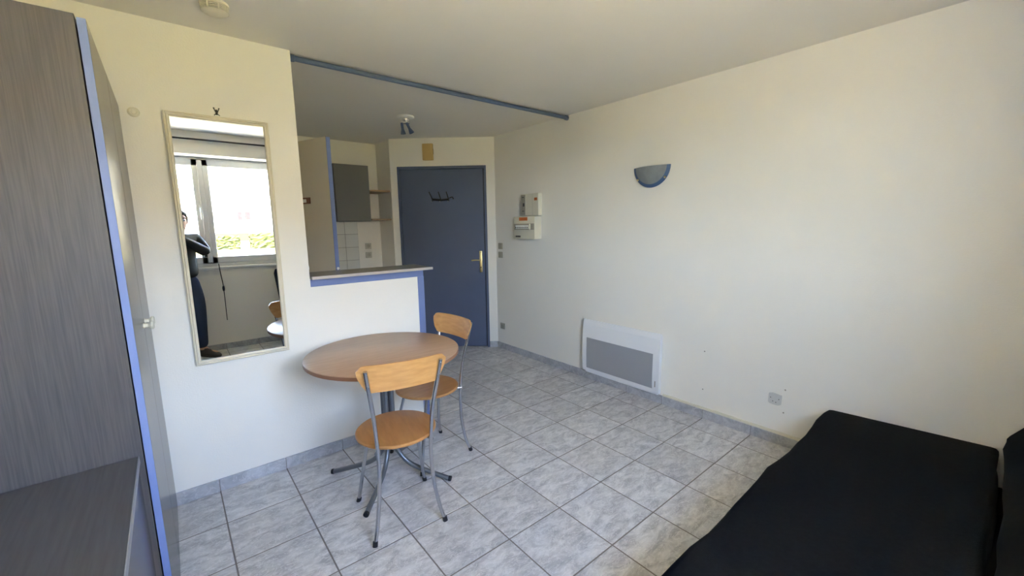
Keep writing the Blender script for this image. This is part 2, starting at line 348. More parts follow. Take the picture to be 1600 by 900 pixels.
# ------------------------------------------------------------------ outdoors, seen through the window in the mirror
gr = struct(boxobj('ground', (-90, 90, -130, YW-.42, -1.0, -.8), M['lawn']))
struct(boxobj('bounce_path', (-90, 90, -7, -2.35, -.80, -.79), M['bounce_paving']))  # unseen strip, colour and extent set to bounce warm sunlight onto the ceiling
bd = empty('apartment_building', (0, -60, -.8))
obj('wall', box(B(), -30, 42, -10, 0, 0, 11.5), M['facade'], bd)
obj('roof', box(B(), -30.5, 42.5, -10.5, .4, 11.5, 12), M['roof'], bd)
for (xa, za, xb, zb, mm) in ((4.23, 1.85, 4.86, 2.92, 'shutgrey'), (5.16, 1.88, 5.74, 2.92, 'shutred'), (5.98, 1.9, 6.64, 2.93, 'shutred'), (2.62, 1.9, 3.27, 2.86, 'shutgrey'), (6.17, 4.85, 6.77, 5.62, 'shutgrey'), (5.66, 4.85, 5.95, 5.6, 'shutgrey'), (8.39, 4.9, 8.7, 5.7, 'shutgrey'), (8.85, 4.9, 9.15, 5.7, 'shutgrey'), (2.5, 4.85, 2.9, 5.55, 'shutgrey'), (7.6, 1.9, 8.3, 2.95, 'shutgrey'), (-.4, 1.85, .3, 2.9, 'shutgrey'), (-.4, 4.85, .3, 5.6, 'shutgrey'), (-3.4, 1.85, -2.7, 2.9, 'shutred'), (-3.4, 4.85, -2.7, 5.6, 'shutgrey')):
    f_ = obj('window', box(B(), xa-.05, xb+.05, 0, .05, za+.75, zb+.85), M['pvc'], bd)
    obj('pane', box(B(), xa, xb, .03, .07, za+.8, zb+.8), M[mm], f_)
obj('entrance', box(B(), 5.05, 6.25, 0, .08, 0, 1.0), M['extbrown'], bd)
obj('base_band', box(B(), -30, 42, 0, .06, 0, .95), M['extbrown'], bd)
tag(bd, 'white sunlit apartment block with red shutters reflected in the mirror', 'building')
def hedge(x0, x1, y, z0, z1, label):
    bm = B(); n = 26; m = 9
    rnd = random.Random(int(x0*10))
    r = bmesh.ops.create_cube(bm, size=1, matrix=Matrix.Translation(((x0+x1)/2, y, (z0+z1)/2)) @ Matrix.Diagonal((x1-x0, 1.0, z1-z0, 1)))
    bmesh.ops.subdivide_edges(bm, edges=bm.edges[:], cuts=9, use_grid_fill=True)
    for v in bm.verts: v.co += Vector((rnd.uniform(-.09, .09), rnd.uniform(-.09, .09), rnd.uniform(-.07, .07) if v.co.z > z0+.05 else 0))
    return tag(obj('hedge', bm, M['hedge']), label, 'hedge')
hedge(1.25, 2.85, -40, -.8, .33, 'clipped yellow-green hedge left of the brown gap in the mirror')
hedge(3.72, 6.2, -40, -.8, .54, 'clipped yellow-green hedge right of the brown gap in the mirror')
hedge(-3.5, .2, -40, -.8, .35, 'clipped hedge behind the left window leaf in the mirror')
# ------------------------------------------------------------------ wardrobe and low desk unit
WY0, WXF = .300, -2.188
wr = empty('wardrobe', (-2.50, .82, 0))
def loc(x0, x1, y0, y1, z0, z1, c=(-2.50, .82)): return (x0-c[0], x1-c[0], y0-c[1], y1-c[1], z0, z1)
boxobj('side_panel', loc(X0+.003, WXF-.022, WY0, WY0+.019, .004, 2.021), M['greywood'], wr, .001)
boxobj('side_panel', loc(X0+.003, WXF-.022, YL-.032, YL-.013, .004, 2.021), M['greywood'], wr, .001)
boxobj('top_panel', loc(X0+.003, WXF-.022, WY0+.019, YL-.032, 2.002, 2.021), M['greywood'], wr, .001)
boxobj('plinth', loc(WXF-.06, WXF-.045, WY0+.019, YL-.032, .004, .07), M['greywood'], wr)
boxobj('back_panel', loc(X0+.003, X0+.008, WY0+.019, YL-.032, .07, 2.0), M['greywood'], wr)
ym = (WY0+YL-.012)/2
for a, b, ky in ((WY0+.0015, ym-.0015, ym-.055), (ym+.0015, YL-.014, ym+.055)):
    d_ = boxobj('door', loc(WXF-.019, WXF, a+.0012, b-.0012, .012, 2.014), M['greywooddoor'], wr, .0008)
    bm = B(); box(bm, *loc(WXF-.0186, WXF-.0004, a, a+.0018, .012, 2.014)); box(bm, *loc(WXF-.0186, WXF-.0004, b-.0018, b, .012, 2.014))
    e_ = obj('edge_band', bm, M['bluedge'], d_); e_['label'] = 'lavender blue door edge'
    kb = lathe(B(), [(0, 0), (.011, 0), (.0085, .006), (.008, .014), (.012, .019), (.0165, .023), (.017, .028), (.013, .032), (0, .0335)], 18, Matrix.Translation((WXF+2.50, ky-.82, 1.082)) @ XM((1, 0, 0)))
    obj('knob', kb, M['creamplastic'], d_, 40)
tag(wr, 'tall grey wood-grain wardrobe with blue door edges beside the mirror', 'wardrobe')
dk = empty('desk_unit', (-2.5, -.2, 0))
cc = (-2.5, -.2)
obj('desk_top', box(B(), *loc(X0+.003, -2.222, -.75, WY0-.003, .735, .757, cc), .001), M['desktop'], dk, 35)
boxobj('edge_strip', loc(-2.222, -2.2195, -.75, WY0-.003, .735, .757, cc), M['edgelight'], dk)
boxobj('end_panel', loc(X0+.003, -2.244, -.75, -.731, .004, .735, cc), M['greywood'], dk)
boxobj('end_panel', loc(X0+.003, -2.244, WY0-.022, WY0-.003, .004, .735, cc), M['greywood'], dk)
for k, (a, b) in enumerate(((-.73, -.222), (-.218, WY0-.005))):
    boxobj('front_panel', loc(-2.243, -2.2245, a, b, .03, .730, cc), M['greywooddoor'], dk, .0008)
tag(dk, 'low dark grey desk unit with pale front edge beside the wardrobe', 'desk')
# ------------------------------------------------------------------ mirror
TILT = math.radians(.375)
mr = empty('wall_mirror', (0, YL-.004, .737)); mr.rotation_euler = (TILT, 0, 0)
mx0, mx1, mh, fwid = -2.034, -1.590, 1.281, .024
bm = B(); prof = [(0, 0), (0, -.017), (.004, -.020), (.009, -.017), (.013, -.022), (.019, -.021), (.024, -.014), (.024, 0)]
ring = []
for (cx, cz, dx, dz) in ((mx0, 0, 1, 1), (mx1, 0, -1, 1), (mx1, mh, -1, -1), (mx0, mh, 1, -1)):
    ring.append([bm.verts.new((cx+dx*o_, y_, cz+dz*o_)) for o_, y_ in prof])
for k in range(4):
    a, b = ring[k], ring[(k+1) % 4]
    for q in range(len(prof)): bm.faces.new((a[q], a[(q+1) % len(prof)], b[(q+1) % len(prof)], b[q]))
obj('frame', bm, M['cream'], mr, 30)
obj('mirror_glass', box(B(), mx0+.02, mx1-.02, -.010, -.006, .02, mh-.02), M['mirror'], mr)
obj('backing', box(B(), mx0+.012, mx1-.012, -.0055, -.001, .012, mh-.012), M['shelfwood'], mr)
tag(mr, 'tall narrow wall mirror in a cream wooden frame', 'mirror')
hk = empty('wall_hook', (-1.815, YL, 2.035))
obj('hook_plate', box(B(), -.004, .004, -.003, 0, -.004, .022, .001), M['darkmetal'], hk)
bm = B()
for s in (-1, 1): tube(bm, [(0, -.004, .002), (s*.006, -.008, .014), (s*.011, -.010, .026)], .0022, 6); tube(bm, [(0, -.004, .004), (s*.012, -.009, -.008)], .002, 6)
obj('hook_arms', bm, M['darkmetal'], hk, 40)
for s in (-1, 1): obj('hook_tip', lathe(B(), [(0, -.004), (.0045, 0), (0, .004)], 8, Matrix.Translation((s*.011, -.010, .027))), M['darkmetal'], hk, 40)
tag(hk, 'tiny dark metal hook above the mirror', 'hook')
wc = obj('round_cover', lathe(B(), [(0, .016), (.008, .016), (.010, .013), (.014, .015), (.019, .012), (.022, .006), (.023, 0), (0, 0)], 28, XM((0, -1, 0))), M['creamplastic'], None, 40, (-2.139, YL, 1.997))
tag(wc, 'small round cream plastic cap on the wall left of the mirror', 'cover')
# ------------------------------------------------------------------ ceiling things
sm = empty('smoke_detector', (-1.812, 1.0, H))
obj('base', lathe(B(), [(0, 0), (.056, 0), (.056, -.010), (.052, -.012), (0, -.012)], 36), M['creamplastic'], sm, 40)
for k in range(4): obj('vent_ring', lathe(B(), [(.046, -.0125-k*.006), (.0535, -.0125-k*.006), (.0535, -.0150-k*.006), (.046, -.0150-k*.006)], 36), M['creamplastic'], sm, 40)
obj('core', lathe(B(), [(.0485, -.012), (.0485, -.036), (0, -.036)], 24), M['grilledark'], sm, 40)
obj('cover', lathe(B(), [(0, -.048), (.020, -.0475), (.038, -.044), (.048, -.038), (.0515, -.0355), (.050, -.0345), (0, -.0345)], 36), M['creamplastic'], sm, 40)
for k in range(8):
    o = obj('rib', box(B(), -.0025, .0025, .0478, .0538, -.036, -.012), M['creamplastic'], sm); o.rotation_euler = (0, 0, k*PI/4+.2)
tag(sm, 'round cream smoke detector on the ceiling', 'smoke detector')
rd = empty('ceiling_rail', (XC, 1.385, 2.4085))
obj('tube', tube(B(), [(.006, 0, 0), (XR-XC-.006, 0, 0)], .0155, 16, curve=False), M['bluerod'], rd, 40)
for x, s in ((0, 1), (XR-XC, -1)):
    obj('end_socket', lathe(B(), [(0, 0), (.021, 0), (.021, .006), (.0195, .03), (.016, .032), (0, .032)], 20, Matrix.Translation((x, 0, 0)) @ XM((s, 0, 0))), M['bluerod'], rd, 40)
tag(rd, 'slate blue curtain tube spanning under the ceiling above the counter', 'rail')
sp = empty('ceiling_spotlight', (-.305, 2.27, H))
obj('ceiling_plate', lathe(B(), [(0, 0), (.074, 0), (.074, -.008), (.070, -.014), (.050, -.019), (0, -.020)], 36), M['whiteplastic'], sp, 40)
obj('metal_cup', lathe(B(), [(0, -.018), (.031, -.018), (.031, -.036), (.026, -.042), (0, -.042)], 24), M['chrome'], sp, 40)
obj('stem', tube(B(), [(.004, 0, -.034), (.004, 0, -.066)], .007, 10, curve=False), M['chrome'], sp, 40)
obj('crossbar', tube(B(), [(-.034, .02, -.062), (.026, -.018, -.062)], .005, 8, curve=False), M['chrome'], sp, 40)
for (x, y, d) in ((-.032, .018, (.10, -.02, -1)), (.004, -.004, (.42, -.25, -1))):
    s_ = obj('spot_head', lathe(B(), [(0, 0), (.010, .001), (.012, .01), (.012, .055), (.018, .075), (.024, .098), (.022, .098), (.012, .075), (0, .07)], 18, Matrix.Translation((x, y, -.055)) @ XM(d)), M['bluerod'], sp, 40)
tag(sp, 'small kitchen ceiling spotlight with two tilted slate-blue heads', 'ceiling light')
# ------------------------------------------------------------------ counter and kitchen
ct = empty('counter_top', (-1.03, 1.45, 1.1405))
obj('slab', box(B(), XC+.003+1.03, -.632+1.03, 1.297-1.45, 1.595-1.45, 0, .0185, .001), M['worktop'], ct, 35)
obj('edge_band', box(B(), XC+.003+1.03, -.632+1.03, 1.2945-1.45, 1.2968-1.45, .0003, .0182), M['worktopedge'], ct)
obj('edge_band', box(B(), -.6318+1.03, -.6295+1.03, 1.2945-1.45, 1.595-1.45, .0003, .0182), M['worktopedge'], ct)
tag(ct, 'thin grey-brown counter top on the blue-edged half wall', 'counter')
cb = empty('wall_cabinet', (-.455, YK, 1.516))
boxobj('carcass', (-.186, .186, -.315, -.003, 0, .61), M['cabgrey'], cb, .001)
boxobj('cabinet_door', (-.186, .186, -.335, -.317, .002, .608), M['cabgrey'], cb, .0015)
tag(cb, 'dark grey wall cabinet hanging in the kitchen', 'cabinet')
for z, lb in ((1.855, 'brown wooden shelf beside the cabinet, the upper one'), (1.534, 'brown wooden shelf beside the cabinet, level with its bottom')):
    tag(boxobj('kitchen_shelf', (-.268, -.036, 3.315, YK-.001, z-.009, z+.009), M['shelfwood'], bev=.001), lb, 'shelf', 'kitchen corner shelves')
def wallplate(name, loc_, rz, wd_, hd_, label, cat, kind='socket', group=None, mcol='greyplastic'):
    r = empty(name, loc_, rz)
    obj('plate', box(B(), -wd_/2, wd_/2, -.010, 0, -hd_/2, hd_/2, .003, 2), M[mcol], r, 40)
    if kind == 'socket':
        obj('well', lathe(B(), [(0, .0005), (.021, .0005), (.021, .002), (.019, .0022), (.017, .001), (0, .001)], 24, Matrix.Translation((0, -.010, 0)) @ XM((0, -1, 0))), M['greyplastic'], r, 40)
        obj('pin', tube(B(), [(0, -.010, .008), (0, -.018, .008)], .0025, 8, curve=False), M['chrome'], r, 40)
    else:
        o = obj('rocker', box(B(), -wd_*.33, wd_*.33, -.014, -.009, -hd_*.33, hd_*.33, .002), M[mcol], r, 40)
    tag(r, label, cat, group); return r
wallplate('wall_socket', (-.201, YK, 1.222), 0, .075, .072, 'square kitchen wall socket, the upper of two', 'socket', group='kitchen sockets', mcol='plate')
wallplate('wall_socket', (-.201, YK, 1.115), 0, .075, .072, 'square kitchen wall socket, the lower of two', 'socket', group='kitchen sockets', mcol='plate')
wallplate('light_switch', (XR, 2.412, 1.212), -PI/2, .074, .07, 'grey light switch by the entrance door, the upper of two', 'switch', 'switch', group='switches by the entrance')
wallplate('light_switch', (XR, 2.414, 1.112), -PI/2, .074, .07, 'grey light switch by the entrance door, the lower of two', 'switch', 'switch', group='switches by the entrance')
wallplate('wall_socket', (XR, 2.398, .275), -PI/2, .078, .07, 'low grey wall socket near the entrance door', 'socket', mcol='greyplastic')
# open kitchen door leaf with blue edge
kd = struct(empty('door_2', (-1.12, 1.893, 0), math.atan2(.937, -.35)))
LT = .032
obj('door_leaf', box(B(), .003, .76, -LT, 0, .012, 2.10), M['doorcream'], kd)
obj('blue_edge', box(B(), 0, .003, -LT-.0005, .0005, .012, 2.10), M['bluedge'], kd)
bk = obj('latch_plate', box(B(), .235, .33, .0, .008, 1.632, 1.68, .002), M['brownframe'], kd)
obj('latch_button', box(B(), .275, .318, .008, .012, 1.642, 1.668, .002), M['whiteplastic'], bk)
obj('hinge_knob', lathe(B(), [(0, 0), (.011, 0), (.010, .006), (0, .009)], 14, Matrix.Translation((0, -.016, 1.142)) @ XM((-1, 0, 0))), M['whiteplastic'], kd, 40)
sw = obj('round_stopper', lathe(B(), [(0, 0), (.019, 0), (.019, .006), (.014, .014), (0, .017)], 20, Matrix.Translation((XC, 1.40, 1.206)) @ XM((1, 0, 0))), M['whiteplastic'], None, 40)
tag(sw, 'small white round stopper on the wall end above the counter', 'stopper')
# ------------------------------------------------------------------ door things
cr = empty('coat_rack', DA, ANG); q = -.004
obj('bar', tube(B(), [(.47, q-.012, 1.752), (.56, q-.014, 1.745), (.66, q-.012, 1.752)], .0115, 8), M['darkmetal'], cr, 40)
for x, lean in ((.475, -.03), (.57, -.02), (.66, -.02)):
    h_ = obj('hook', tube(B(), [(x, q-.012, 1.735), (x, q-.03, 1.75), (x+lean*.4, q-.05, 1.79), (x+lean, q-.06, 1.835)], .0058, 8), M['darkmetal'], cr, 40)
    obj('ball_tip', lathe(B(), [(0, -.008), (.006, -.005), (.008, 0), (.006, .005), (0, .008)], 12, Matrix.Translation((x-.008, q-.034, 1.727))), M['chrome'], h_, 40)
bm = B(); tube(bm, [(.665, q-.012, 1.765), (.70, q-.014, 1.775), (.715, q-.014, 1.75)], .006, 8); obj('side_loop', bm, M['darkmetal'], cr, 40)
tag(cr, 'dark metal coat rack with three hooks on the blue door', 'coat rack')
ch = empty('door_chime', DA, ANG)
obj('case', box(B(), .383, .503, -.034, -.001, 2.186, 2.366, .006, 2), M['chime'], ch, 40)
obj('cover_lip', box(B(), .388, .498, -.037, -.033, 2.19, 2.25, .002), M['chime'], ch, 40)
obj('latch', box(B(), .499, .507, -.026, -.012, 2.25, 2.31, .001), M['shelfwood'], ch)
tag(ch, 'yellowed beige box mounted above the blue door', 'door chime')
# ------------------------------------------------------------------ right wall things: local x runs to the window, local -y into the room
def wallroot(name, y, z): return empty(name, (XR, y, z), -PI/2)
lp = wallroot('wall_lamp', .488, 1.876)
R_, D_ = .157, .05
def bowl(r0, r1, z0=0, thick=.004, seg=40, rings=8):
    bm = B(); G = []
    for i in range(rings+1):
        r = r0+(r1-r0)*i/rings; row = []
        for k in range(seg+1):
            a = PI+PI*k/seg
            row.append(bm.verts.new((r*math.cos(a), -.012-D_*(1-(r/R_)**2), r*math.sin(a))))
        G.append(row)
    for a, b in zip(G, G[1:]):
        for k in range(seg):
            try: bm.faces.new((a[k], a[k+1], b[k+1], b[k]))
            except ValueError: pass
    bmesh.ops.remove_doubles(bm, verts=bm.verts[:], dist=1e-5)
    bm.normal_update()
    bmesh.ops.solidify(bm, geom=bm.faces[:], thickness=thick)
    return bm
obj('glass_bowl', bowl(0, R_*.84), M['glassgrey'], lp, 50)
obj('blue_rim', bowl(R_*.84, R_*.995, rings=6), M['glassblue'], lp, 50)
obj('wall_bracket', box(B(), -.10, .10, -.012, -.0005, -.06, -.015, .002), M['whiteplastic'], lp)
for a in (PI*1.215, PI*1.79):
    obj('brass_clip', lathe(B(), [(0, 0), (.009, 0), (.009, .006), (.005, .012), (0, .013)], 14, Matrix.Translation((R_*.93*math.cos(a), -.012-D_*.14, R_*.93*math.sin(a))) @ XM((math.cos(a)*.5, -1, math.sin(a)*.5))), M['brass'], lp, 40)
tag(lp, 'half-moon frosted glass wall lamp with blue rim', 'wall lamp')
# electricity boxes
eb = wallroot('meter_box', 1.83, 1.54)
obj('case', box(B(), -.165, .105, -.052, -.001, 0, .222, .003), M['creamplastic'], eb, 35)
obj('breaker_strip', box(B(), -.150, -.085, -.058, -.052, .008, .214, .002), M['greyplastic'], eb, 35)
obj('breaker_toggle', box(B(), -.115, -.095, -.066, -.058, .095, .13, .002), M['darkplastic'], eb)
obj('seam', box(B(), .018, .021, -.0526, -.052, .004, .218), M['greyplastic'], eb)
for zz in (.045, .185): obj('mark', box(B(), -.135, -.105, -.0588, -.058, zz, zz+.007), M['darkplastic'], eb)
obj('orange_label', box(B(), .045, .09, -.0528, -.052, .150, .178), M['orange'], eb)
tag(eb, 'cream electricity meter box, the upper of the two wall boxes', 'electrical box')
fb = wallroot('fuse_box', 1.90, 1.303)
obj('case', box(B(), -.165, .163, -.092, -.001, 0, .231, .004, 2), M['creamplastic'], fb, 35)
obj('breaker_window', box(B(), -.155, .155, -.0935, -.092, .095, .158, .001), M['greyplastic'], fb)
for k in range(8): obj('breaker', box(B(), -.125+k*.026, -.103+k*.026, -.102, -.0935, .105, .142, .001), M['whiteplastic'], fb)
for k in range(8): obj('breaker_switch', box(B(), -.119+k*.026, -.109+k*.026, -.108, -.102, .112, .124, .001), M['darkplastic'], fb)
obj('window_bar', box(B(), .085, .10, -.104, -.0935, .098, .155, .001), M['creamplastic'], fb)
obj('orange_label', box(B(), -.075, .055, -.0928, -.092, .188, .222), M['orange'], fb)
obj('dark_label', box(B(), -.135, -.055, -.0928, -.092, .018, .034), M['darkplastic'], fb)
tag(fb, 'cream fuse box with a row of breakers, the lower of the two wall boxes', 'electrical box')
# radiator
ra = wallroot('radiator', .725, .10)
bm = B(); prf = [(-.062, .002), (-.070, .05), (-.072, .16), (-.070, .33), (-.063, .44), (-.052, .484)]
gx0, gx1, gz0, gz1 = -.345, .338, .030, .318
def pane_pts(x0, x1, z0, z1, off=0, n=8):
    def yy(z):
        for (a, b), (c, d) in zip(prf, prf[1:]):
            if b <= z <= d: return a+(c-a)*(z-b)/(d-b)
        return prf[0][0] if z < prf[0][1] else prf[-1][0]
    bm = B(); rows = []
    for k in range(n+1):
        z = z0+(z1-z0)*k/n
        rows.append([bm.verts.new((x, yy(z)+o, z)) for x, o in ((x0, off), (x1, off), (x1, off+.012), (x0, off+.012))])
    for a, b in zip(rows, rows[1:]):
        for q_ in range(4): bm.faces.new((a[q_], a[(q_+1) % 4], b[(q_+1) % 4], b[q_]))
    bm.faces.new(rows[0][::-1]); bm.faces.new(rows[-1]); return bm
obj('front_top', pane_pts(-.39, .395, gz1, .484), M['radiator'], ra)
obj('front_bottom', pane_pts(-.39, .395, .002, gz0, n=2), M['radiator'], ra)
obj('front_side', pane_pts(-.39, gx0, gz0, gz1), M['radiator'], ra)
obj('front_side', pane_pts(gx1, .395, gz0, gz1), M['radiator'], ra)
obj('grille', pane_pts(gx0, gx1, gz0, gz1, .0025), M['grille'], ra)
obj('back_case', box(B(), -.372, .378, -.050, -.001, -.02, .462, .004), M['radiator'], ra, 35)
obj('thermostat_dial', box(B(), .360, .368, -.0735, -.070, .05, .10, .001), M['greyplastic'], ra)
tag(ra, 'white wall heater with a grey mesh panel', 'radiator')
# junction plate on the right
jp = wallroot('outlet_plate', -.463, .299)
bm = B(); pts = [(-.036, .034), (-.018, .040), (0, .040), (.022, .036), (.038, .034), (.037, -.028), (.02, -.036), (-.004, -.037), (-.030, -.033), (-.037, -.026)]
prism(bm, [(x, z) for x, z in pts], 0, .009, Matrix(((1, 0, 0, 0), (0, 0, -1, 0), (0, 1, 0, 0), (0, 0, 0, 1))))
obj('plate', bm, mat('aged_white_plastic', (.62, .61, .57), .45), jp)
for (x, z) in ((-.024, .008), (.024, .006), (-.010, -.014), (.008, -.018)):
    obj('pin_hole', lathe(B(), [(0, 0), (.003, 0), (.003, .0008), (0, .0008)], 8, Matrix.Translation((x, -.009, z)) @ XM((0, -1, 0))), M['darkplastic'], jp)
tag(jp, 'white outlet cover low on the wall near the black sofa', 'outlet')
tk = boxobj('cable_trunking', (XR-.0145, XR-.0005, -.75, .325, .0705, .088), M['creamplastic'], bev=.002)
tag(tk, 'thin cream cable trunking on top of the skirting', 'cable trunking')
for (y, z) in ((.012, .511), (.011, .221), (-.516, .376), (-.516, .222)):
    obj('wall_plug', lathe(B(), [(0, .003), (.003, .003), (.005, .001), (.005, 0), (0, 0)], 10, Matrix.Translation((XR, y, z)) @ XM((-1, 0, 0))), M['greyplastic'], wall_right)
# ------------------------------------------------------------------ table
TX, TY, TZ, TR = -1.206, .841, .76, .414
tb = empty('round_table', (TX, TY, 0))
obj('table_top', lathe(B(), [(0, TZ-.002), (0, TZ), (TR-.003, TZ), (TR-.0005, TZ-.002), (TR-.0005, TZ-.004), (0, TZ-.004)], 72), M['table'], tb, 40)
obj('top_edge', lathe(B(), [(0, TZ-.005), (TR, TZ-.0045), (TR, TZ-.021), (TR-.002, TZ-.023), (0, TZ-.023)], 72), M['tableedge'], tb, 40)
obj('mount_plate', lathe(B(), [(0, TZ-.0235), (.11, TZ-.0235), (.11, TZ-.029), (0, TZ-.029)], 28), M['greysteel'], tb, 40)
for deg in (137, 226, 310, 46):
    a = math.radians(deg); cx, cy = math.cos(a), math.sin(a)
    pts = [(.027, .73), (.027, .45), (.027, .27), (.036, .195), (.07, .13), (.125, .085), (.20, .058), (.30, .030), (.352, .0165)]
    lg = obj('leg', tube(B(), [(cx*r, cy*r, z) for r, z in pts], .0135, 12, 5), M['greysteel'], tb, 50)
    obj('foot_cap', tube(B(), [(cx*.350, cy*.350, .0165), (cx*.364, cy*.364, .0150)], .0146, 12, curve=False), M['rubber'], lg, 50)
obj('leg_collar', lathe(B(), [(.02, .23), (.043, .23), (.043, .25), (.02, .25)], 24), M['greysteel'], tb, 40)
tag(tb, 'round brown-topped table with four grey steel tube legs', 'table')
# ------------------------------------------------------------------ chairs
REAR = [(.167, -.196, .012), (.150, -.178, .08), (.132, -.163, .20), (.123, -.163, .34), (.125, -.168, .46), (.135, -.182, .60), (.150, -.208, .72), (.166, -.236, .845)]
FRONT = [(.180, .175, .012), (.166, .158, .10), (.146, .128, .24), (.128, .100, .36), (.120, .085, .436)]
def make_chair():
    r = empty('chair')
    obj('seat', lathe(B(), [(0, .455), (.10, .4545), (.178, .456), (.190, .4545), (.1945, .450), (.1945, .442), (.190, .4385), (0, .4375)], 56), M['beechseat'], r, 35)
    obj('seat_frame', lathe(B(), [(.118, .4372), (.138, .4372), (.138, .421), (.118, .421)], 36), M['steel'], r, 40)
    # backrest: curved plywood panel
    bm = B(); nx, nz, th = 20, 8, .010; F = []; Rr = []
    for i in range(nx+1):
        u = -1+2*i/nx; row = []; rb = []
        for k in range(nz+1):
            v = k/nz; half = .178+.022*math.sin(v*PI/2)
            ext = 1.0
            x = u*half
            # rounded corners
            e = max(0, abs(u)-.82)/.18
            zt = .866-.024*e**2.6; zb = .738+.034*e**2.2
            z = zb+(zt-zb)*v
            y = -.222-.018*v-.052*(1-(x/.21)**2)*.75+.030
            row.append(bm.verts.new((x, y, z))); rb.append(bm.verts.new((x, y+th, z)))
        F.append(row); Rr.append(rb)
    for G, fl in ((F, 0), (Rr, 1)):
        for i in range(nx):
            for k in range(nz):
                q_ = (G[i][k], G[i+1][k], G[i+1][k+1], G[i][k+1]); bm.faces.new(q_ if not fl else q_[::-1])
    for i in range(nx):
        bm.faces.new((F[i][0], Rr[i][0], Rr[i+1][0], F[i+1][0])); bm.faces.new((F[i][nz], F[i+1][nz], Rr[i+1][nz], Rr[i][nz]))
    for k in range(nz):
        bm.faces.new((F[0][k], F[0][k+1], Rr[0][k+1], Rr[0][k])); bm.faces.new((F[nx][k], Rr[nx][k], Rr[nx][k+1], F[nx][k+1]))
    bk = obj('backrest', bm, M['beech'], r, 45)
    for s in (-1, 1):
        for z in (.775, .832):
            t_ = (z-.72)/.125
            obj('screw', lathe(B(), [(0, 0), (.004, 0), (.003, .0015), (0, .002)], 10, Matrix.Translation((s*(.150+.016*t_), -.2165-.028*t_, z)) @ XM((0, -1, .2))), M['greysteel'], bk, 40)
        l1 = obj('rear_leg', tube(B(), [(s*x, y, z) for x, y, z in REAR], .0095, 12, 6), M['steel'], r, 50)
        obj('foot_cap', tube(B(), [(s*.1695, -.199, .0), (s*.166, -.194, .022)], .0118, 12, curve=False), M['rubber'], l1, 50)
        l2 = obj('front_leg', tube(B(), [(s*x, y, z) for x, y, z in FRONT], .0095, 12, 6), M['steel'], r, 50)
        obj('foot_cap', tube(B(), [(s*.182, .178, .0), (s*.177, .172, .022)], .0118, 12, curve=False), M['rubber'], l2, 50)
        obj('bracket', tube(B(), [(s*.134, -.168, .430), (s*.10, -.10, .430)], .007, 8, curve=False), M['steel'], r, 50)
    return r
def copy_tree(o, parent=None):
    c = o.copy(); COL.objects.link(c)
    c.parent = parent
    for k in list(o.children): copy_tree(k, c)
    return c
ch1 = make_chair()
ch2 = copy_tree(ch1)
ch1.location = (-1.294, .527, 0); ch1.rotation_euler = (0, 0, math.radians(-10.5))
ch2.location = (-.914, .914, 0); ch2.rotation_euler = (0, 0, math.radians(95))
tag(ch1, 'beech and steel chair with its back to the camera in front of the table', 'chair', 'dining chairs')
tag(ch2, 'beech and steel chair on the door side, partly behind the table', 'chair', 'dining chairs')
# ------------------------------------------------------------------ sofa
so = empty('sofa_bed', (-.12, -1.3, 0))
def cushion(x0, x1, y0, y1, z0, z1, wav=.004, seed=1):
    bm = B(); rnd = random.Random(seed); bmesh.ops.create_cube(bm, size=1, matrix=Matrix.Translation(((x0+x1)/2, (y0+y1)/2, (z0+z1)/2)) @ Matrix.Diagonal((x1-x0, y1-y0, z1-z0, 1)))
    bmesh.ops.bevel(bm, geom=bm.edges[:], offset=.028, segments=3, profile=.6, affect='EDGES')
    for ax in range(int((x1-x0)/.12)):
        xx = x0+.06+ax*.12
        bmesh.ops.bisect_plane(bm, geom=bm.verts[:]+bm.edges[:]+bm.faces[:], plane_co=(xx, 0, 0), plane_no=(1, 0, 0))
    for v in bm.verts:
        v.co.z += wav*math.sin(v.co.x*9+seed)+wav*.6*math.sin(v.co.x*23); v.co.y += wav*1.6*math.sin(v.co.x*7+1+seed)+wav*math.sin(v.co.x*17+seed)
    return bm
bm = cushion(-.985, .952, -.115, .548, .20, .358)
for v in bm.verts:
    if v.co.z > .3: v.co.z += -.012+.030*(.548-v.co.y)/.66
obj('seat_cushion', bm, M['black'], so, 40)
bm = cushion(-.985, .952, 0, .13, 0, .60, seed=2)
obj('back_cushion', bm, M['black'], so, 40, (0, -.225, .36), (math.radians(33), 0, 0))
obj('base_frame', box(B(), -.95, .92, -.38, .50, .06, .20, .01), M['black'], so)
for x in (-.9, .87):
    for y in (-.33, .45): obj('foot', box(B(), x-.025, x+.025, y-.025, y+.025, 0, .06, .003), M['rubber'], so)
tag(so, 'black fabric sofa bed along the right wall', 'sofa')
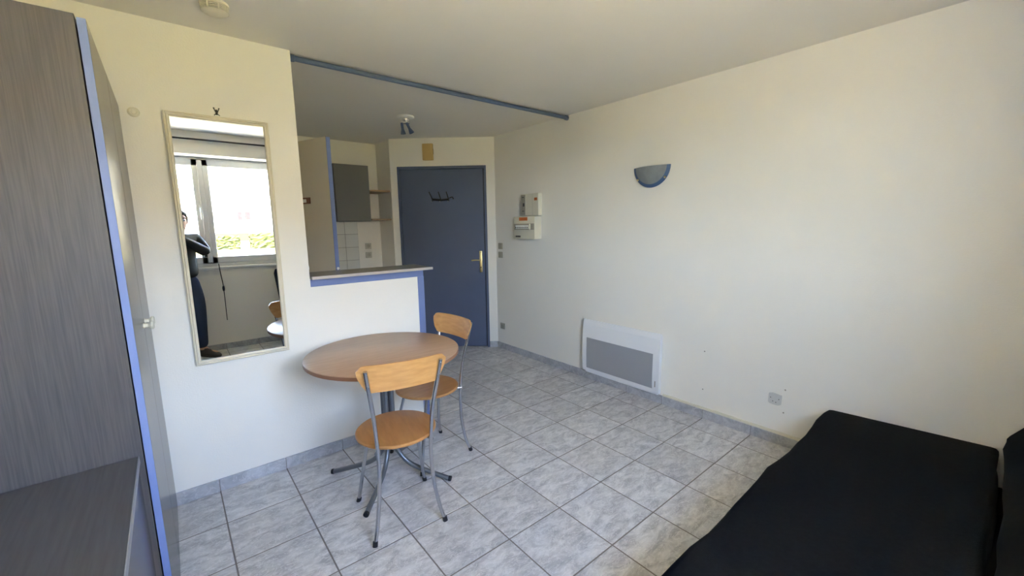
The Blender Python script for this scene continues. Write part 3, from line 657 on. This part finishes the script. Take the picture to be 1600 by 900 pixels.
# ------------------------------------------------------------------ the photographer, seen in the mirror
PX, PY, PR = -2.0, -1.655, math.radians(-20)
pe = empty('person', (PX, PY, 0), PR)
def tol(v):   # world -> person space
    return Matrix.Rotation(-PR, 3, 'Z') @ (Vector(v)-Vector((PX, PY, 0)))
cl = tol(CAM); Rm = Matrix.Rotation(-PR, 3, 'Z'); fr_, ff_ = Rm @ rt0, Rm @ Vector((fw.x, fw.y, 0)).normalized()
def ph(a, b, c): return tuple(cl+fr_*a+Vector((0, 0, b))+ff_*c)
def skin(name, chains, mt, lv=2, root=0):
    """chains: lists of (point, rx, ry); a chain may start with an int pointing at an earlier vertex"""
    bm = bmesh.new(); ly = bm.verts.layers.skin.verify(); V = []
    for ch_ in chains:
        prev = None
        for it in ch_:
            if isinstance(it, int): prev = V[it]; continue
            p, rx, ry = it; v = bm.verts.new(p); v[ly].radius = (rx, ry); V.append(v)
            if prev: bm.edges.new((prev, v))
            prev = v
    V[root][ly].use_root = True
    me = bpy.data.meshes.new(name); bm.to_mesh(me); bm.free(); me.materials.append(mt)
    o = new_obj(name, me, pe); m1 = o.modifiers.new('skin', 'SKIN'); m1.use_smooth_shade = True; m1.branch_smoothing = .3
    m2 = o.modifiers.new('smooth', 'SUBSURF'); m2.levels = lv; m2.render_levels = lv
    return o
shR, elR, wrR = (.175, -.015, 1.315), (.225, .09, 1.16), ph(.178, -.105, -.06)
shL, elL, wrL = (-.175, -.005, 1.315), (-.285, .09, 1.16), ph(-.072, -.12, -.06)
TORSO = [((0, 0, .86), .10, .07), ((0, -.005, .99), .10, .075), ((0, -.01, 1.15), .13, .095), ((0, -.01, 1.285), .12, .085), ((.01, 0, 1.36), .055, .055)]
HEAD = [4, ((.014, .02, 1.42), .060, .062), ((.014, .035, 1.465), .070, .080), ((.014, .03, 1.53), .078, .090), ((.014, .018, 1.585), .058, .066)]
def leg(s, out): return [0, ((s*.085, 0, .80), .085, .085), ((s*.105, .015, .48), .060, .062), ((s*.11, -.01, .26), .05, .055), ((s*.115, -.03, .09), .034, .04), ((s*.115+out*.05, .05, .04), .035, .03), ((s*.115+out*.11, .14, .03), .035, .02)]
def arm(sh, el, wr, k): return [3, (sh, .062, .062), (el, .042, .042), (wr, .026, .022)]
def hand(w, pts, fingers, thumb):
    pass
ch_ = [TORSO, HEAD, leg(1, .8), leg(-1, -.2)]
iR = 5+4+6+6; ch_.append(arm(shR, elR, wrR, 0)); wR = iR+2
ch_.append([wR, (ph(.160, -.055, -.035), .020, .034)]); pR = iR+3
n = pR+1
for kn, f1, f2, f3 in (((.152, -.008, -.012), (.143, .010, .002), (.128, .012, .004), (.114, .009, .002)), ((.158, -.022, -.006), (.150, -.012, .006), (.134, -.008, .007), (.118, -.010, .004)), ((.157, -.038, -.006), (.150, -.030, .006), (.135, -.027, .007), (.121, -.028, .004)), ((.152, -.053, -.010), (.146, -.047, .002), (.133, -.045, .004), (.122, -.045, .002))):
    ch_.append([pR, (ph(*kn), .0095, .0095), (ph(*f1), .0088, .0088), (ph(*f2), .0082, .0082), (ph(*f3), .0068, .0068)]); n += 4
ch_.append([wR, (ph(.158, -.075, -.055), .013, .013), (ph(.143, -.052, -.047), .0105, .0105), (ph(.126, -.036, -.038), .0085, .0085)]); n += 3
iL = n; ch_.append(arm(shL, elL, wrL, 0)); wL = iL+2
ch_.append([wL, (ph(-.055, -.065, -.045), .020, .032)]); pL = iL+3
for kn, f1, f2, f3 in (((-.045, -.028, -.030), (-.034, -.006, -.026), (-.028, .014, -.024), (-.020, .034, -.026)), ((-.046, -.040, -.024), (-.036, -.026, -.014), (-.030, -.012, -.014), (-.027, .002, -.018)), ((-.047, -.052, -.024), (-.036, -.044, -.014), (-.030, -.034, -.014), (-.027, -.022, -.018)), ((-.048, -.064, -.026), (-.038, -.062, -.016), (-.031, -.056, -.016), (-.027, -.046, -.019))):
    ch_.append([pL, (ph(*kn), .0095, .0095), (ph(*f1), .0088, .0088), (ph(*f2), .008, .008), (ph(*f3), .0068, .0068)])
ch_.append([wL, (ph(-.05, -.085, -.062), .013, .013), (ph(-.03, -.058, -.050), .0105, .0105), (ph(-.008, -.040, -.040), .0085, .0085)])
body = skin('body', ch_, M['skin'])
# face
bm = B(); tube(bm, [(.014, .118, 1.518), (.014, .132, 1.494), (.014, .139, 1.475), (.014, .120, 1.468)], lambda t: .007+.006*t, 8); obj('nose', bm, M['skin'], body, 60)
for s_ in (-1, 1):
    ey = obj('eye', lathe(B(), [(0, -.012), (.008, -.009), (.012, 0), (.008, .009), (0, .012)], 14, Matrix.Translation((.014+s_*.031, .103, 1.512)) @ XM((0, 1, 0))), M['eye'], body, 60)
    obj('iris', lathe(B(), [(0, .0125), (.0055, .0112), (.0055, .010), (0, .010)], 12, Matrix.Translation((.014+s_*.031, .1035, 1.511)) @ XM((0, 1, -.1))), M['hair'], ey)
    obj('eyebrow', tube(B(), [(.014+s_*.014, .117, 1.532), (.014+s_*.032, .116, 1.537), (.014+s_*.048, .106, 1.531)], .0035, 6), M['hair'], body, 60)
    obj('ear', lathe(B(), [(0, -.010), (.016, -.006), (.026, 0), (.018, .006), (0, .004)], 16, Matrix.Translation((.014+s_*.082, .025, 1.498)) @ XM((s_, -.5, 0)) @ Matrix.Diagonal((.7, 1.15, 1, 1))), M['skin'], body, 60)
obj('mouth', tube(B(), [(-.012, .110, 1.440), (.014, .120, 1.436), (.040, .110, 1.440)], .005, 8), mat('lips', (.42, .17, .14), .5), body, 60)
bm = B(); bmesh.ops.create_icosphere(bm, subdivisions=4, radius=1)
for v in list(bm.verts):
    if v.co.y > .25 and v.co.z < .42 or v.co.z < -.62: bm.verts.remove(v)
for v in bm.verts: v.co = Vector((.014+v.co.x*.092, .022+v.co.y*.112, 1.530+v.co.z*.098)); v.co += Vector((math.sin(v.co.z*160), math.sin(v.co.x*170), math.sin(v.co.x*140)))*.0015
hr = obj('hair', bm, M['hair'], pe, 60); m_ = hr.modifiers.new('thick', 'SOLIDIFY'); m_.thickness = .012
# clothes
jk = [[((0, 0, .87), .182, .138), ((0, -.005, 1.0), .165, .125), ((0, -.01, 1.15), .172, .13), ((0, -.01, 1.29), .145, .11), ((.01, -.002, 1.355), .078, .075)]]
for sh, el, wr in ((shR, elR, wrR), (shL, elL, wrL)):
    sh, el, wr = Vector(sh), Vector(el), Vector(wr)
    jk.append([3, (sh, .082, .082), (sh.lerp(el, .5), .068, .068), (el, .062, .062), (el.lerp(wr, .5), .052, .052), (el.lerp(wr, .90), .037, .037)])
jo = skin('jacket', jk, M['jacket'])
obj('zip', tube(B(), [(0, .133, .90), (0, .124, 1.0), (0, .126, 1.15), (.004, .105, 1.29)], .004, 6), M['darkmetal'], jo, 60)
jn = [[((0, -.002, .96), .158, .115), ((0, -.004, .85), .164, .122)]]
for s_ in (1, -1):
    jn.append([1, ((s_*.097, 0, .76), .098, .100), ((s_*.105, .015, .50), .074, .078), ((s_*.11, -.008, .28), .064, .070), ((s_*.114, -.022, .085), .056, .062)])
skin('jeans', jn, M['jeans'])
for s_, out in ((1, .8), (-1, -.2)):
    d = Vector((out*.42, 1, 0)).normalized(); base = Vector((s_*.115, -.045, 0)); sd_ = Vector((d.y, -d.x, 0))
    bm = B(); rows = []
    for t_, wd_, hh in ((-.035, .020, .07), (-.01, .036, .095), (.04, .040, .105), (.09, .042, .085), (.15, .047, .062), (.20, .043, .048), (.235, .026, .036), (.245, .010, .028)):
        c_ = base+d*t_; row = []
        for k in range(12):
            a = 2*PI*k/12; zz = .012+max(0, (math.sin(a)+.55)/1.55)*(hh-.012)
            row.append(bm.verts.new(c_+sd_*math.cos(a)*wd_+Vector((0, 0, zz if math.sin(a) > -.55 else .012))))
        rows.append(row)
    for a, b in zip(rows, rows[1:]):
        for k in range(12): bm.faces.new((a[k], a[(k+1) % 12], b[(k+1) % 12], b[k]))
    bm.faces.new(rows[0][::-1]); bm.faces.new(rows[-1])
    sh_ = obj('shoe', bm, M['shoe'], pe, 60)
    pl_ = [base+d*t_+sd_*w_ for t_, w_ in ((-.04, 0), (-.02, .036), (.06, .042), (.15, .050), (.22, .040), (.25, 0), (.22, -.040), (.15, -.050), (.06, -.042), (-.02, -.036))]
    obj('sole', prism(B(), [(p.x, p.y) for p in pl_], 0, .014), M['rubber'], sh_)
tag(pe, 'person in dark jacket and blue jeans reflected at the mirror edge, holding a phone', 'person')
po = empty('phone', CAM+rt0*.06+Vector((fw.x, fw.y, 0)).normalized()*-.0175+Vector((0, 0, -.018)), -YAW)
obj('phone_case', box(B(), -.075, .075, -.004, .004, -.037, .037, .003, 2), M['darkplastic'], po, 40)
obj('screen', box(B(), -.071, .071, -.0046, -.004, -.033, .033), mat('phone_screen', (.01, .01, .012), .1), po)
tag(po, 'black phone held up in both hands by the person', 'phone')
